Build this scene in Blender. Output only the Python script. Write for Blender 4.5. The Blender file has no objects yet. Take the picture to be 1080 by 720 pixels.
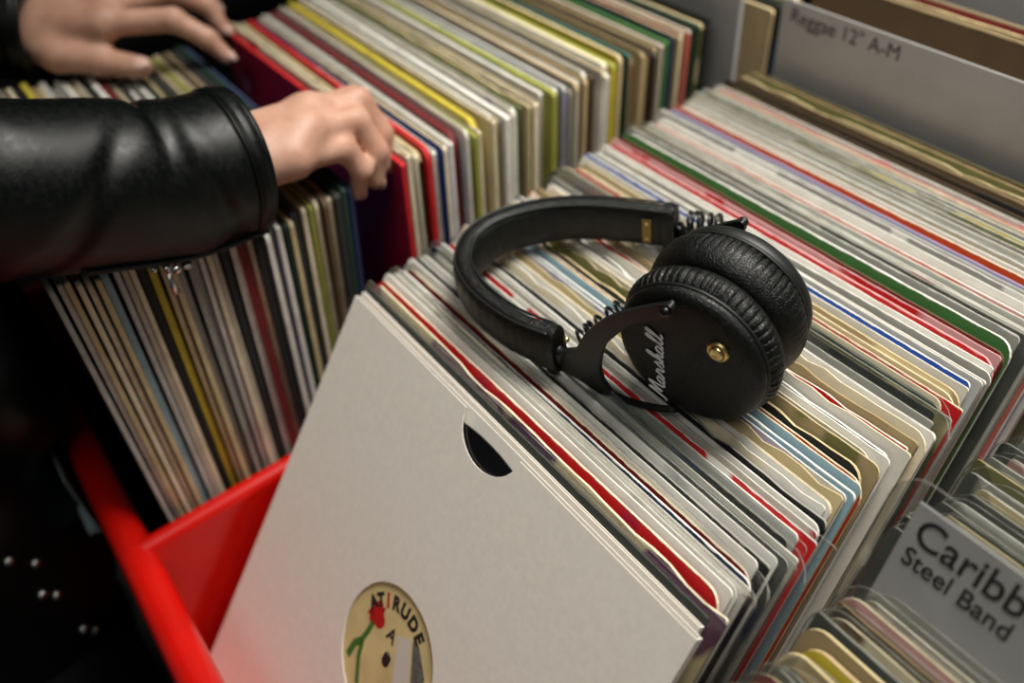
import bpy, bmesh, math, random
import numpy as np
from mathutils import Vector, Matrix
random.seed(7)
PI = math.pi
sc = bpy.context.scene
COL = sc.collection

# ------------------------------------------------------------------ helpers
def lin(h):
    h = h.lstrip('#')
    v = [int(h[i:i+2], 16)/255 for i in (0, 2, 4)]
    return tuple((c/12.92 if c <= .04045 else ((c+.055)/1.055)**2.4) for c in v) + (1.0,)

class MB:
    """collects vertices and faces for ONE mesh"""
    def __init__(s): s.v = []; s.f = []; s.m = []
    def add(s, vs, fs, mi=0):
        o = len(s.v); s.v += [tuple(p) for p in vs]
        s.f += [tuple(i+o for i in f) for f in fs]; s.m += [mi]*len(fs)
    def box(s, c, d, mi=0, R=None):
        vs = []
        for z in (-1, 1):
            for x, y in ((-1, -1), (1, -1), (1, 1), (-1, 1)):
                p = Vector((x*d[0]/2, y*d[1]/2, z*d[2]/2))
                if R is not None: p = R @ p
                vs.append(Vector(c)+p)
        s.add(vs, [(3, 2, 1, 0), (4, 5, 6, 7), (0, 1, 5, 4), (1, 2, 6, 5), (2, 3, 7, 6), (3, 0, 4, 7)], mi)
    def rings(s, rings, mi=0, cap=True, closed=True):
        n = len(rings[0]); vs = [p for r in rings for p in r]; fs = []
        for i in range(len(rings)-1):
            for j in range(n if closed else n-1):
                k = (j+1) % n
                fs.append((i*n+j, i*n+k, (i+1)*n+k, (i+1)*n+j))
        if cap:
            fs.append(tuple(range(n-1, -1, -1))); fs.append(tuple((len(rings)-1)*n+j for j in range(n)))
        s.add(vs, fs, mi)
    def tube(s, pts, r, n=10, mi=0, cap=True):
        pts = [Vector(p) for p in pts]; rs = r if isinstance(r, (list, tuple)) else [r]*len(pts)
        rings = []; up = None
        for i, p in enumerate(pts):
            t = (pts[min(i+1, len(pts)-1)]-pts[max(i-1, 0)]).normalized()
            if up is None:
                up = Vector((0, 0, 1)) if abs(t.z) < .9 else Vector((1, 0, 0))
            a = (up - t*up.dot(t)).normalized(); b = t.cross(a); up = a
            rings.append([p+(a*math.cos(2*PI*j/n)+b*math.sin(2*PI*j/n))*rs[i] for j in range(n)])
        s.rings(rings, mi, cap)
    def ball(s, c, r, mi=0, nu=14, nv=9, sc_=(1, 1, 1), R=None):
        rings = []
        for i in range(nv):
            th = PI*(i+.02)/(nv-1+.04)
            ring = []
            for j in range(nu):
                p = Vector((math.sin(th)*math.cos(2*PI*j/nu)*sc_[0], math.sin(th)*math.sin(2*PI*j/nu)*sc_[1], -math.cos(th)*sc_[2]))*r
                if R is not None: p = R @ p
                ring.append(Vector(c)+p)
            rings.append(ring)
        s.rings(rings, mi)
    def build(s, name, mats, parent=None, smooth=False):
        me = bpy.data.meshes.new(name)
        me.from_pydata([tuple(v) for v in s.v], [], s.f)
        for m in (mats if isinstance(mats, (list, tuple)) else [mats]): me.materials.append(m)
        me.polygons.foreach_set('material_index', s.m)
        if smooth: me.polygons.foreach_set('use_smooth', [True]*len(s.f))
        me.update()
        o = bpy.data.objects.new(name, me); COL.objects.link(o)
        if parent: o.parent = parent
        return o

def fix_normals(o):
    bm = bmesh.new(); bm.from_mesh(o.data); bmesh.ops.recalc_face_normals(bm, faces=bm.faces[:]); bm.to_mesh(o.data); bm.free()
def bevel(o, w, seg=2):
    m = o.modifiers.new('bevel', 'BEVEL'); m.width = w; m.segments = seg; m.limit_method = 'ANGLE'; m.angle_limit = .6
    return o
def autosmooth(o, ang=40):
    me = o.data
    me.polygons.foreach_set('use_smooth', [True]*len(me.polygons))
    bm = bmesh.new(); bm.from_mesh(me)
    for e in bm.edges:
        if len(e.link_faces) == 2 and e.calc_face_angle(0) > math.radians(ang): e.smooth = False
    bm.to_mesh(me); bm.free()
    return o
def empty(name, loc=(0, 0, 0), label=None, cat=None, group=None):
    o = bpy.data.objects.new(name, None); COL.objects.link(o); o.location = loc; o.empty_display_size = .02
    if label: tag(o, label, cat, group)
    return o
def tag(o, label, cat, group=None):
    o['label'] = label; o['category'] = cat
    if group: o['group'] = group
    return o
def spline(P, n):
    """Catmull-Rom through P"""
    P = [np.array(p, float) for p in P]
    P = [2*P[0]-P[1]] + P + [2*P[-1]-P[-2]]
    out = []; m = len(P)-3
    for i in range(n+1):
        t = i/n*m; k = min(int(t), m-1); u = t-k
        a, b, c, d = P[k:k+4]
        out.append(.5*((2*b)+(-a+c)*u+(2*a-5*b+4*c-d)*u*u+(-a+3*b-3*c+d)*u**3))
    return out

# ------------------------------------------------------------------ materials
def newmat(name):
    m = bpy.data.materials.new(name); m.use_nodes = True
    nt = m.node_tree; return m, nt, nt.nodes['Principled BSDF']
def ramp(nt, fac, p0, p1, c0=(0, 0, 0, 1), c1=(1, 1, 1, 1)):
    r = nt.nodes.new('ShaderNodeValToRGB'); e = r.color_ramp.elements
    e[0].position = p0; e[0].color = c0; e[1].position = p1; e[1].color = c1
    nt.links.new(fac, r.inputs[0]); return r.outputs[0]
def mixc(nt, fac, a, b, blend='MIX'):
    m = nt.nodes.new('ShaderNodeMix'); m.data_type = 'RGBA'; m.blend_type = blend
    for s, v in ((m.inputs[0], fac), (m.inputs[6], a), (m.inputs[7], b)):
        if hasattr(v, 'is_output'): nt.links.new(v, s)
        else: s.default_value = v
    return m.outputs[2]
def noise(nt, scale, detail=4, coord='Object', vec=None, rough=.55):
    tc = nt.nodes.new('ShaderNodeTexCoord'); n = nt.nodes.new('ShaderNodeTexNoise')
    n.inputs['Scale'].default_value = scale; n.inputs['Detail'].default_value = detail; n.inputs['Roughness'].default_value = rough
    nt.links.new(vec if vec is not None else tc.outputs[coord], n.inputs['Vector'])
    return n.outputs['Fac']
def bump(nt, h, strength, dist, bsdf):
    b = nt.nodes.new('ShaderNodeBump'); b.inputs['Strength'].default_value = strength; b.inputs['Distance'].default_value = dist
    nt.links.new(h, b.inputs['Height']); nt.links.new(b.outputs[0], bsdf.inputs['Normal'])
def simple(name, hexc, rough=.5, metal=0, nscale=0, nbump=0, ndist=.0005, var=0, spec=.5, coat=0):
    m, nt, b = newmat(name)
    c = lin(hexc); b.inputs['Base Color'].default_value = c
    b.inputs['Roughness'].default_value = rough; b.inputs['Metallic'].default_value = metal
    b.inputs['Specular IOR Level'].default_value = spec
    b.inputs['Coat Weight'].default_value = coat
    if nscale:
        n = noise(nt, nscale)
        if var:
            d = tuple(x*(1-var) for x in c[:3])+(1,); l = tuple(min(1, x*(1+var)) for x in c[:3])+(1,)
            nt.links.new(mixc(nt, ramp(nt, n, .35, .65), d, l), b.inputs['Base Color'])
        if nbump: bump(nt, n, nbump, ndist, b)
    return m

# printed cover : object colour + accent blocks + worn paper along the rim
def cover_material():
    m, nt, b = newmat('printed_cardboard'); L = nt.links
    oi = nt.nodes.new('ShaderNodeObjectInfo'); tc = nt.nodes.new('ShaderNodeTexCoord')
    ac = nt.nodes.new('ShaderNodeAttribute'); ac.attribute_type = 'OBJECT'; ac.attribute_name = 'accent'
    am = nt.nodes.new('ShaderNodeAttribute'); am.attribute_type = 'OBJECT'; am.attribute_name = 'accent_amount'
    ed = nt.nodes.new('ShaderNodeAttribute'); ed.attribute_type = 'OBJECT'; ed.attribute_name = 'edge_colour'
    off = nt.nodes.new('ShaderNodeCombineXYZ'); ml = nt.nodes.new('ShaderNodeMath'); ml.operation = 'MULTIPLY'; ml.inputs[1].default_value = 37
    L.new(oi.outputs['Random'], ml.inputs[0]); L.new(ml.outputs[0], off.inputs[0]); L.new(ml.outputs[0], off.inputs[2])
    va = nt.nodes.new('ShaderNodeVectorMath'); va.operation = 'ADD'; L.new(tc.outputs['Object'], va.inputs[0]); L.new(off.outputs[0], va.inputs[1])
    mp = nt.nodes.new('ShaderNodeMapping'); mp.inputs['Scale'].default_value = (15, 0, 9); L.new(va.outputs[0], mp.inputs['Vector'])
    n1 = nt.nodes.new('ShaderNodeTexNoise'); n1.inputs['Scale'].default_value = 1; n1.inputs['Detail'].default_value = 2; L.new(mp.outputs[0], n1.inputs['Vector'])
    # accent where noise > 1-amount (noise spans roughly .25-.75)
    sb = nt.nodes.new('ShaderNodeMath'); sb.operation = 'MULTIPLY_ADD'; sb.inputs[1].default_value = -.5; sb.inputs[2].default_value = .75
    L.new(am.outputs['Fac'], sb.inputs[0])
    gt = nt.nodes.new('ShaderNodeMapRange'); gt.inputs[3].default_value = 0; gt.inputs[4].default_value = 1
    ad = nt.nodes.new('ShaderNodeMath'); ad.operation = 'ADD'; ad.inputs[1].default_value = .03; L.new(sb.outputs[0], ad.inputs[0])
    L.new(n1.outputs['Fac'], gt.inputs[0]); L.new(sb.outputs[0], gt.inputs[1]); L.new(ad.outputs[0], gt.inputs[2])
    c = mixc(nt, gt.outputs[0], oi.outputs['Color'], ac.outputs['Color'])
    n2 = noise(nt, 60, 5, vec=va.outputs[0])
    c = mixc(nt, .35, c, ramp(nt, n2, .25, .75, (.45, .44, .42, 1), (1, 1, 1, 1)), 'MULTIPLY')
    # rim wear
    sx = nt.nodes.new('ShaderNodeSeparateXYZ'); L.new(tc.outputs['Object'], sx.inputs[0])
    n3 = noise(nt, 110, 4, vec=va.outputs[0])
    hh = nt.nodes.new('ShaderNodeMath'); hh.operation = 'MULTIPLY_ADD'; hh.inputs[1].default_value = -.0026; hh.inputs[2].default_value = .3159
    L.new(n3, hh.inputs[0])
    wr = nt.nodes.new('ShaderNodeMath'); wr.operation = 'GREATER_THAN'; L.new(sx.outputs[2], wr.inputs[0]); L.new(hh.outputs[0], wr.inputs[1])
    c = mixc(nt, wr.outputs[0], c, ed.outputs['Color'])
    L.new(c, b.inputs['Base Color']); b.inputs['Roughness'].default_value = .5; b.inputs['Specular IOR Level'].default_value = .4
    bump(nt, n2, .15, .0006, b)
    return m
def edge_material():
    m, nt, b = newmat('cardboard_edge'); L = nt.links
    ed = nt.nodes.new('ShaderNodeAttribute'); ed.attribute_type = 'OBJECT'; ed.attribute_name = 'edge_colour'
    n = noise(nt, 90, 4)
    c = mixc(nt, .5, ed.outputs['Color'], ramp(nt, n, .3, .62, (.45, .41, .35, 1), (1, 1, 1, 1)), 'MULTIPLY')
    L.new(c, b.inputs['Base Color']); b.inputs['Roughness'].default_value = .75
    return m
def plastic_material(name, tint, gloss_rough, amount):
    m = bpy.data.materials.new(name); m.use_nodes = True; nt = m.node_tree; L = nt.links
    nt.nodes.remove(nt.nodes['Principled BSDF']); out = nt.nodes['Material Output']
    tr = nt.nodes.new('ShaderNodeBsdfTransparent'); tr.inputs[0].default_value = tint
    gl = nt.nodes.new('ShaderNodeBsdfGlossy'); gl.inputs['Roughness'].default_value = gloss_rough; gl.inputs[0].default_value = (.9, .9, .88, 1)
    df = nt.nodes.new('ShaderNodeBsdfDiffuse'); df.inputs[0].default_value = (.35, .36, .33, 1)
    lw = nt.nodes.new('ShaderNodeLayerWeight'); lw.inputs[0].default_value = .35
    ma = nt.nodes.new('ShaderNodeMath'); ma.operation = 'MULTIPLY'; ma.inputs[1].default_value = .5; L.new(lw.outputs['Fresnel'], ma.inputs[0])
    m1 = nt.nodes.new('ShaderNodeMixShader'); L.new(ma.outputs[0], m1.inputs[0]); L.new(tr.outputs[0], m1.inputs[1]); L.new(gl.outputs[0], m1.inputs[2])
    n = noise(nt, 25, 4); fr = ramp(nt, n, .35, .8, (0, 0, 0, 1), (amount, amount, amount, 1))
    m2 = nt.nodes.new('ShaderNodeMixShader'); L.new(fr, m2.inputs[0]); L.new(m1.outputs[0], m2.inputs[1]); L.new(df.outputs[0], m2.inputs[2])
    n2 = noise(nt, 40, 3); bp = nt.nodes.new('ShaderNodeBump'); bp.inputs['Strength'].default_value = .25; bp.inputs['Distance'].default_value = .002
    L.new(n2, bp.inputs['Height']); L.new(bp.outputs[0], gl.inputs['Normal'])
    L.new(m2.outputs[0], out.inputs[0])
    return m

def leather(name, hexc, rough, scale, strength, dist, crease=True):
    m, nt, b = newmat(name); L = nt.links
    tc = nt.nodes.new('ShaderNodeTexCoord')
    v = nt.nodes.new('ShaderNodeTexVoronoi'); v.feature = 'DISTANCE_TO_EDGE'; v.inputs['Scale'].default_value = scale
    n0 = nt.nodes.new('ShaderNodeTexNoise'); n0.inputs['Scale'].default_value = scale*.6
    ws = mixc(nt, .12, tc.outputs['Object'], n0.outputs['Color']) if False else tc.outputs['Object']
    L.new(tc.outputs['Object'], v.inputs['Vector'])
    h = ramp(nt, v.outputs['Distance'], 0, .12)
    n = noise(nt, scale*.25, 5)
    mx = mixc(nt, .5, h, n)
    bump(nt, mx, strength, dist, b)
    b.inputs['Base Color'].default_value = lin(hexc)
    rr = nt.nodes.new('ShaderNodeMapRange'); rr.inputs[1].default_value = .3; rr.inputs[2].default_value = .7
    rr.inputs[3].default_value = rough-.07; rr.inputs[4].default_value = rough+.1
    L.new(n, rr.inputs[0]); L.new(rr.outputs[0], b.inputs['Roughness'])
    b.inputs['Specular IOR Level'].default_value = .36
    return m

M_COVER = cover_material(); M_EDGE = edge_material()
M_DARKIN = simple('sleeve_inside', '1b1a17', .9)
M_PAPER = simple('inner_paper', 'd9d4c6', .8, nscale=40, var=.12)
M_CLEAR = plastic_material('clear_plastic', (.985, .985, .98, 1), .14, .03)
M_HAZY = plastic_material('hazy_plastic', (.96, .965, .95, 1), .2, .08)
M_RIM = plastic_material('plastic_rim', (.95, .95, .94, 1), .2, 1.3)
M_WHITECARD = simple('white_card', 'e2dbd0', .62, nscale=260, nbump=.12, ndist=.0004, var=.03, spec=.3)
M_VINYL = simple('black_vinyl', '0b0c0c', .22)
M_RED = simple('red_paint', 'c00d04', .32, nscale=14, var=.10, spec=.5, coat=.2)
M_DARKWOOD = simple('dark_board', '17130f', .7, nscale=30, var=.3)
M_INK = simple('black_ink', '1a1b1b', .6)
M_SIGN = simple('sign_card', 'b9b7b5', .5, nscale=30, var=.04)
M_LEATHER = leather('black_jacket_leather', '050807', .36, 1100, .16, .0004)
M_PADLEATHER = leather('headphone_leatherette', '060807', .40, 800, .5, .0005)
M_BLACKMETAL = simple('black_metal', '0a0b0b', .48, 0, 500, .08, .0002)
M_SHELL = simple('black_shell', '111312', .5, 0, 500, .1, .0002)
M_BRASS = simple('brass', 'd6c288', .34, 1.0)
M_SILVER = simple('silver_metal', 'd0d0cc', .25, 1.0)
M_LOGO = simple('white_metal_script', 'e9e8e2', .35)
M_CABLE = simple('black_cable', '0a0b0b', .3)
M_DENIM = simple('black_denim', '07090b', .9, nscale=300, nbump=.2, ndist=.0006, var=.2)
M_HAIR = simple('dark_hair', '1a120c', .6, nscale=120, nbump=.4, ndist=.004)
M_SHOE = simple('dark_shoe', '0b0b0b', .5)
M_NAIL = simple('fingernail', 'd9b3a4', .3)

def skin_material():
    m, nt, b = newmat('skin'); L = nt.links
    n = noise(nt, 45, 5); n2 = noise(nt, 420, 3)
    c = mixc(nt, ramp(nt, n, .35, .68), lin('bb8b74'), lin('cfa38d'))
    L.new(c, b.inputs['Base Color']); b.inputs['Roughness'].default_value = .5
    b.inputs['Subsurface Weight'].default_value = .12; b.inputs['Subsurface Radius'].default_value = (.006, .003, .0015)
    b.inputs['Subsurface Scale'].default_value = .5
    bump(nt, n2, .2, .0006, b)
    return m
M_SKIN = skin_material()

# ------------------------------------------------------------------ palette
PAL = dict(white='e9e6dd', offwhite='dcd7c9', cream='e6d9ba', buff='cfbd90', kraft='a08c66', greige='b9b09d', gray='9c9b92',
  silver='bdbdb6', dgray='565853', black='17191a', charcoal='2b2f2e', navy='243252', blue='1b4aa4', lblue='93b2bd', red='c81a1e', crimson='b31a34',
  dred='70161a', orange='c9481b', salmon='db7868', pink='dba6a4', purple='5c2a4e', green='3f7038', dgreen='20392a', lime='9c9f45',
  yellow='cdba3c', olive='6d6b3f', brown='5e4a33', dbrown='352a1f', teal='1c5c5a', lilac='9f99b8', tan='bfa87e')
WORD = dict(white='white', offwhite='off-white', cream='cream', buff='buff', kraft='kraft brown', greige='greige', gray='grey', silver='pale grey',
  dgray='dark grey', black='black', charcoal='charcoal', navy='navy', blue='bright blue', lblue='pale blue', red='red', crimson='crimson', dred='dark red',
  orange='orange', salmon='salmon', pink='pink', purple='purple', green='green', dgreen='dark green', lime='lime green', yellow='yellow', olive='olive',
  brown='brown', dbrown='dark brown', teal='teal', lilac='lilac', tan='tan')
ORD = ['', 'first', 'second', 'third', 'fourth', 'fifth', 'sixth', 'seventh', 'eighth', 'ninth', 'tenth', 'eleventh', 'twelfth']
def ordinal(n):
    if n <= 12: return ORD[n]
    return '%d%s' % (n, 'th' if 10 <= n % 100 <= 20 else {1: 'st', 2: 'nd', 3: 'rd'}.get(n % 10, 'th'))

S = .315
def outline(w, h, rc, jag, seg=26, seed=0, rb=.001):
    """closed outline, counter-clockwise seen from -Y; returns points and the range of top-edge indices"""
    rnd = random.Random(seed)
    pts = [(-w/2, 0), (w/2, 0)]
    k = 5
    for i in range(1): pass
    top0 = len(pts)
    for i in range(k+1):
        a = i/k*PI/2; pts.append((w/2-rc+rc*math.cos(a), h-rc+rc*math.sin(a)))
    for i in range(1, seg):
        x = w/2-rc-(w-2*rc)*i/seg
        pts.append((x, h-(rnd.random()**3)*jag))
    for i in range(k+1):
        a = PI/2+i/k*PI/2; pts.append((-w/2+rc+rc*math.cos(a), h-rc+rc*math.sin(a)))
    return pts, top0, len(pts)

def cover_mesh(t, rc, jag, open_top, seed, printed_shade_side=True, w=S, h=S):
    P, a, bnd = outline(w, h, rc, jag, seed=seed); n = len(P)
    mb = MB()
    F = [(x, -t/2, z) for x, z in P]; B = [(x, t/2, z) for x, z in P]
    mb.add(F, [tuple(range(n))], 0)
    mb.add(B, [tuple(range(n-1, -1, -1))], 0)
    for i in range(n):
        j = (i+1) % n
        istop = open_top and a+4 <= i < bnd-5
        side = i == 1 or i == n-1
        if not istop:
            mb.add([F[i], B[i], B[j], F[j]], [(0, 1, 2, 3)], 0 if side and printed_shade_side else 1)  # side edges in the cover's print colour, painting in shade between the columns
        else:
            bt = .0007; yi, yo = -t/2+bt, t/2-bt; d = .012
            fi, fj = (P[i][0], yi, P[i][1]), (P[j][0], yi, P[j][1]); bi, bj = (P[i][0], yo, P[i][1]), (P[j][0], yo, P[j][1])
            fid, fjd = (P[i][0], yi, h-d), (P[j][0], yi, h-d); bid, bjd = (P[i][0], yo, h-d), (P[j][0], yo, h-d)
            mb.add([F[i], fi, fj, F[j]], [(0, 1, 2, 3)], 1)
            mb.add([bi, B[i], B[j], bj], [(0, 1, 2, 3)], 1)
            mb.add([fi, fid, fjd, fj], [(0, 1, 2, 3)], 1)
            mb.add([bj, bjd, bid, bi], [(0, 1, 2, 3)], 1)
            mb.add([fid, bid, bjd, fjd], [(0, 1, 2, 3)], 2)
            if i == a+4: mb.add([fi, bi, bid, fid], [(0, 1, 2, 3)], 1)
            if i == bnd-6: mb.add([fj, fjd, bjd, bj], [(0, 1, 2, 3)], 1)
    return mb
def bag_mesh(t, rc, seed, over_r=.007, over_t=.005):
    """clear outer bag: a thin closed envelope a little bigger than the cover"""
    rnd = random.Random(seed)
    w, h = S+.004+over_r, S+over_t
    P, a, bnd = outline(w, h, rc, 0, seg=16, seed=seed); n = len(P)
    mb = MB(); T = t+.0008
    dx = over_r/2
    F = []; B = []
    for i, (x, z) in enumerate(P):
        wv = .0006*math.sin(x*60+seed)
        th = T/2 if z < S else T/2*.35
        F.append((x+dx, -th-(.0003 if z < S else 0)+wv*0, z)); B.append((x+dx, th, z))
    # front and back sheets pinched together along the free rim
    mb.add(F, [tuple(range(n))], 0); mb.add(B, [tuple(range(n-1, -1, -1))], 0)
    for i in range(n):
        j = (i+1) % n
        if i == 0: continue
        mb.add([F[i], B[i], B[j], F[j]], [(0, 1, 2, 3)], 1)
    return mb

NREC = 0
def record(x, y, ztop, lean, face, accent, amt, edge, t, label, group, rc=.002, jag=.0003, open_top=False, bag=0, yaw=0., roll=0., size=S, printed_shade_sides=True):
    """x: middle of the width, (y, ztop): the top edge; the sleeve leans back by `lean` degrees"""
    global NREC; NREC += 1
    th = math.radians(lean); s = size/S
    base = Vector((x, y-size*math.sin(th), ztop-size*math.cos(th)))
    root = empty('record', base, label, 'record', group)
    root.rotation_euler = (-th, math.radians(roll), math.radians(yaw))
    c = cover_mesh(t, rc, jag, open_top, NREC, printed_shade_sides and face not in ('red', 'orange', 'blue', 'green', 'crimson', 'yellow', 'lblue', 'white', 'offwhite', 'cream')).build('sleeve', [M_COVER, M_EDGE, M_DARKIN], root)
    c.color = lin(PAL[face]); c['accent'] = list(lin(PAL[accent])); c['accent_amount'] = float(amt); c['edge_colour'] = list(lin(PAL[edge]))
    if open_top and t > .0026:
        p = MB(); p.box((random.uniform(-.003, .003), 0, S-.0072), (S-.016, t-.0017, .0085)); p.build('inner_sleeve', M_PAPER, root)
    if bag:
        b = bag_mesh(t, max(rc, .002) if bag == 1 else .016, NREC, .007 if bag == 1 else .009, .004 if bag == 1 else .008).build('plastic_cover', [M_CLEAR if bag == 1 else M_HAZY, M_RIM], root)
    if s != 1: root.scale = (s, s, s)
    return root

def words(face, accent, amt, bag, jag, rc):
    d = WORD[face]
    if .25 < amt and accent != face: d += ' and ' + WORD[accent]
    pre = ''
    if jag > .0012: pre = 'frayed '
    elif rc > .008: pre = 'round-cornered '
    return pre + d, (' in clear plastic' if bag else '')

# entries: face accent amount edge [flags]   flags: o open, b bag, h hazy bag, j torn rim, r rounded corners, t thick
MID = """charcoal black .2 dgray bt
buff purple .5 cream jt
red crimson .3 cream rt
white silver .15 white
offwhite greige .3 white b
white salmon .1 white o
navy lblue .3 white t
dred brown .2 cream brt
white silver .2 white o
black charcoal .3 gray t
white silver .3 white b
dgray navy .3 silver h
white offwhite .1 white o
black navy .3 gray bt
silver white .3 white
red white .35 white bt
offwhite red .35 white o
white silver .2 white
black charcoal .1 gray jt
cream white .4 offwhite j
white offwhite .2 cream ot
buff cream .3 buff j
lilac silver .5 white
lblue silver .25 white t
lblue white .2 cream
orange red .2 cream rt
black charcoal .1 buff jrt
olive kraft .6 buff j
greige gray .3 cream r
white silver .1 white o
dbrown black .3 white jt
offwhite red .3 cream j
red salmon .3 offwhite jt
kraft greige .3 kraft jt
cream kraft .2 cream jr
white silver .2 white ot
gray silver .3 silver h
charcoal dgray .3 dgray ht
olive buff .3 gray
dgreen black .4 dgray
cream offwhite .2 cream o
red crimson .2 cream
buff cream .2 cream r
kraft buff .3 buff rt
offwhite silver .2 white
blue navy .1 white t
silver white .2 white
greige silver .2 offwhite t
gray greige .3 white
white offwhite .1 white o
red salmon .3 pink rt
pink red .3 pink
dred dbrown .2 brown t
green dgreen .2 white rt
gray silver .3 white h
dgray gray .4 gray
white pink .2 white
greige lime .2 white
silver gray .3 offwhite o
salmon pink .4 offwhite t
white offwhite .2 white ot
gray white .4 white
silver white .2 silver o
lilac gray .25 lilac t
orange white .3 cream rt
white cream .3 white ot
greige cream .3 white
gray silver .4 silver h
white silver .1 white ot
gray silver .4 offwhite
gray olive .4 silver o
olive yellow .5 silver t
gray dgray .3 offwhite
greige lime .3 cream o
salmon offwhite .4 salmon
silver pink .3 offwhite o
gray salmon .3 gray
dbrown olive .3 brown t
dbrown black .3 dbrown t
brown olive .15 kraft ot
kraft buff .2 buff jt
olive kraft .2 kraft t
brown dbrown .2 olive t""".split('\n')
LEFT1 = """dgray gray .3 silver
brown pink .3 offwhite o
dbrown gray .3 buff
tan cream .3 cream o
brown dgray .3 cream j
greige brown .3 buff o
dgray lblue .3 lblue t
lblue dgray .4 silver o
gray dgreen .4 greige o
buff tan .3 cream j
black charcoal .1 black t
yellow lime .3 yellow t
brown tan .3 buff o
tan brown .4 buff
silver white .2 silver t
dgreen dgray .4 gray
charcoal gray .3 silver o
lilac silver .3 white
greige cream .3 cream o
dgray olive .4 greige
charcoal dgreen .3 charcoal t
gray silver .3 white t
dred red .4 dred t
pink cream .3 cream oj
black charcoal .1 black t
white cream .2 white j
gray silver .3 gray o
lilac silver .3 white
dgreen black .4 dgreen
tan pink .3 buff j
charcoal black .3 charcoal t
cream buff .3 cream o
olive lime .5 lime
buff cream .3 cream o
brown dred .2 brown
cream yellow .3 cream jo
black dgreen .3 charcoal t
teal navy .4 dgreen
blue navy .4 navy""".split('\n')
LEFT2 = """crimson pink .2 red t
offwhite crimson .4 cream jo
offwhite cream .2 cream jo
dgreen black .3 buff
red red .1 red tr
white offwhite .2 white ot
blue navy .2 cream o
lilac white .4 offwhite
white silver .2 white o
dred red .2 dred tr
white offwhite .2 offwhite o
lime olive .3 lime
cream offwhite .2 cream o
yellow lime .3 yellow tr
cream buff .3 cream o
greige salmon .3 offwhite
buff tan .2 buff o
olive gray .4 gray
white silver .1 white t
white lilac .2 offwhite ot
green gray .4 olive
buff cream .3 buff j
black charcoal .1 black r
cream offwhite .2 cream ot
white silver .2 white t
lime green .3 lime t
white offwhite .1 white o
lilac gray .4 silver
silver pink .3 greige o
greige silver .3 tan
gray blue .3 silver
tan greige .3 tan o
white lilac .3 offwhite o
brown greige .3 brown
silver white .3 buff o
cream white .3 offwhite t
white cream .2 cream t
lime yellow .5 lime t
yellow lime .5 buff t
teal dgreen .4 teal
buff orange .3 buff o
tan lime .3 kraft o
kraft brown .3 brown
dbrown brown .3 dbrown t
tan buff .3 tan o
cream buff .3 greige
green lime .3 green t
navy black .3 charcoal
buff cream .2 buff o
dred red .3 dred t
cream salmon .3 cream o
salmon tan .4 greige
dgreen black .4 dgreen t
olive buff .3 buff
charcoal dgreen .3 black t""".split('\n')
RIGHT1 = """buff cream .4 buff h
navy teal .4 lblue h
cream tan .3 cream h
offwhite gray .3 cream hr
black charcoal .2 dgray hr
charcoal dgray .3 gray h
cream olive .3 buff hr
red crimson .4 tan hr
dgray gray .4 silver h
gray buff .3 kraft hr
tan buff .4 buff rt
yellow kraft .5 tan rt
kraft tan .4 buff r
dgray silver .3 gray h
cream brown .4 cream hr
brown dgray .3 kraft h
pink buff .3 cream hr
greige gray .3 offwhite h
cream brown .3 cream h""".split('\n')
RIGHT2 = """dgray gray .4 gray h
charcoal gray .3 silver h
gray dgray .4 silver h
offwhite pink .4 buff h
dgray olive .4 gray h
gray silver .4 silver h
charcoal dgray .4 gray h
buff gray .4 offwhite h
dgray gray .5 silver h
olive gray .4 buff h
gray dgray .4 silver h
pink gray .3 offwhite h
dgray charcoal .3 gray h
gray olive .4 buff h
silver gray .4 silver h
charcoal gray .4 gray h
cream dgray .4 buff h
gray dgray .4 silver h
dgray gray .4 silver h
olive dgray .4 buff h
gray buff .4 silver h
charcoal gray .3 gray h""".split('\n')

def parse(e):
    p = e.split(); fl = p[4] if len(p) > 4 else ''
    return p[0], p[1], float(p[2]), p[3], fl

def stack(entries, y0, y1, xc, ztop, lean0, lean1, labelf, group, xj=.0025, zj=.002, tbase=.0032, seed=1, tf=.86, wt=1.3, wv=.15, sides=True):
    rnd = random.Random(seed)
    E_ = [parse(e) for e in entries]
    wts = [(wt if 't' in f[4] else 1.0)*rnd.uniform(1-wv, 1+wv) for f in E_]; tot = sum(wts)
    y = y0; n = len(E_)
    for i, (face, accent, amt, edge, fl) in enumerate(E_):
        f = i/max(1, n-1); pitch = wts[i]/tot*(y1-y0)
        jag = .0022 if 'j' in fl else .0003
        rc = .0105 if 'r' in fl else rnd.choice((.0018, .0022, .0035, .006))
        bag = 1 if 'b' in fl else (2 if 'h' in fl else 0)
        cosl = math.cos(math.radians(lean0+(lean1-lean0)*f))
        t = min(tbase*(1.35 if 't' in fl else 1), pitch*cosl*tf - (.0008 if bag else 0)); t = max(t, .0012)
        d, pl = words(face, accent, amt, bag, jag, rc)
        X = xc(f) if callable(xc) else xc; Zt = ztop(f) if callable(ztop) else ztop
        record(X+rnd.uniform(-xj, xj), y, Zt+rnd.uniform(-zj, zj), lean0+(lean1-lean0)*f, face, accent, amt, edge, t,
               labelf(d, pl, i+1), group, rc, jag, 'o' in fl, bag, yaw=rnd.uniform(-.25, .25), printed_shade_sides=sides)
        y += pitch

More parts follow.
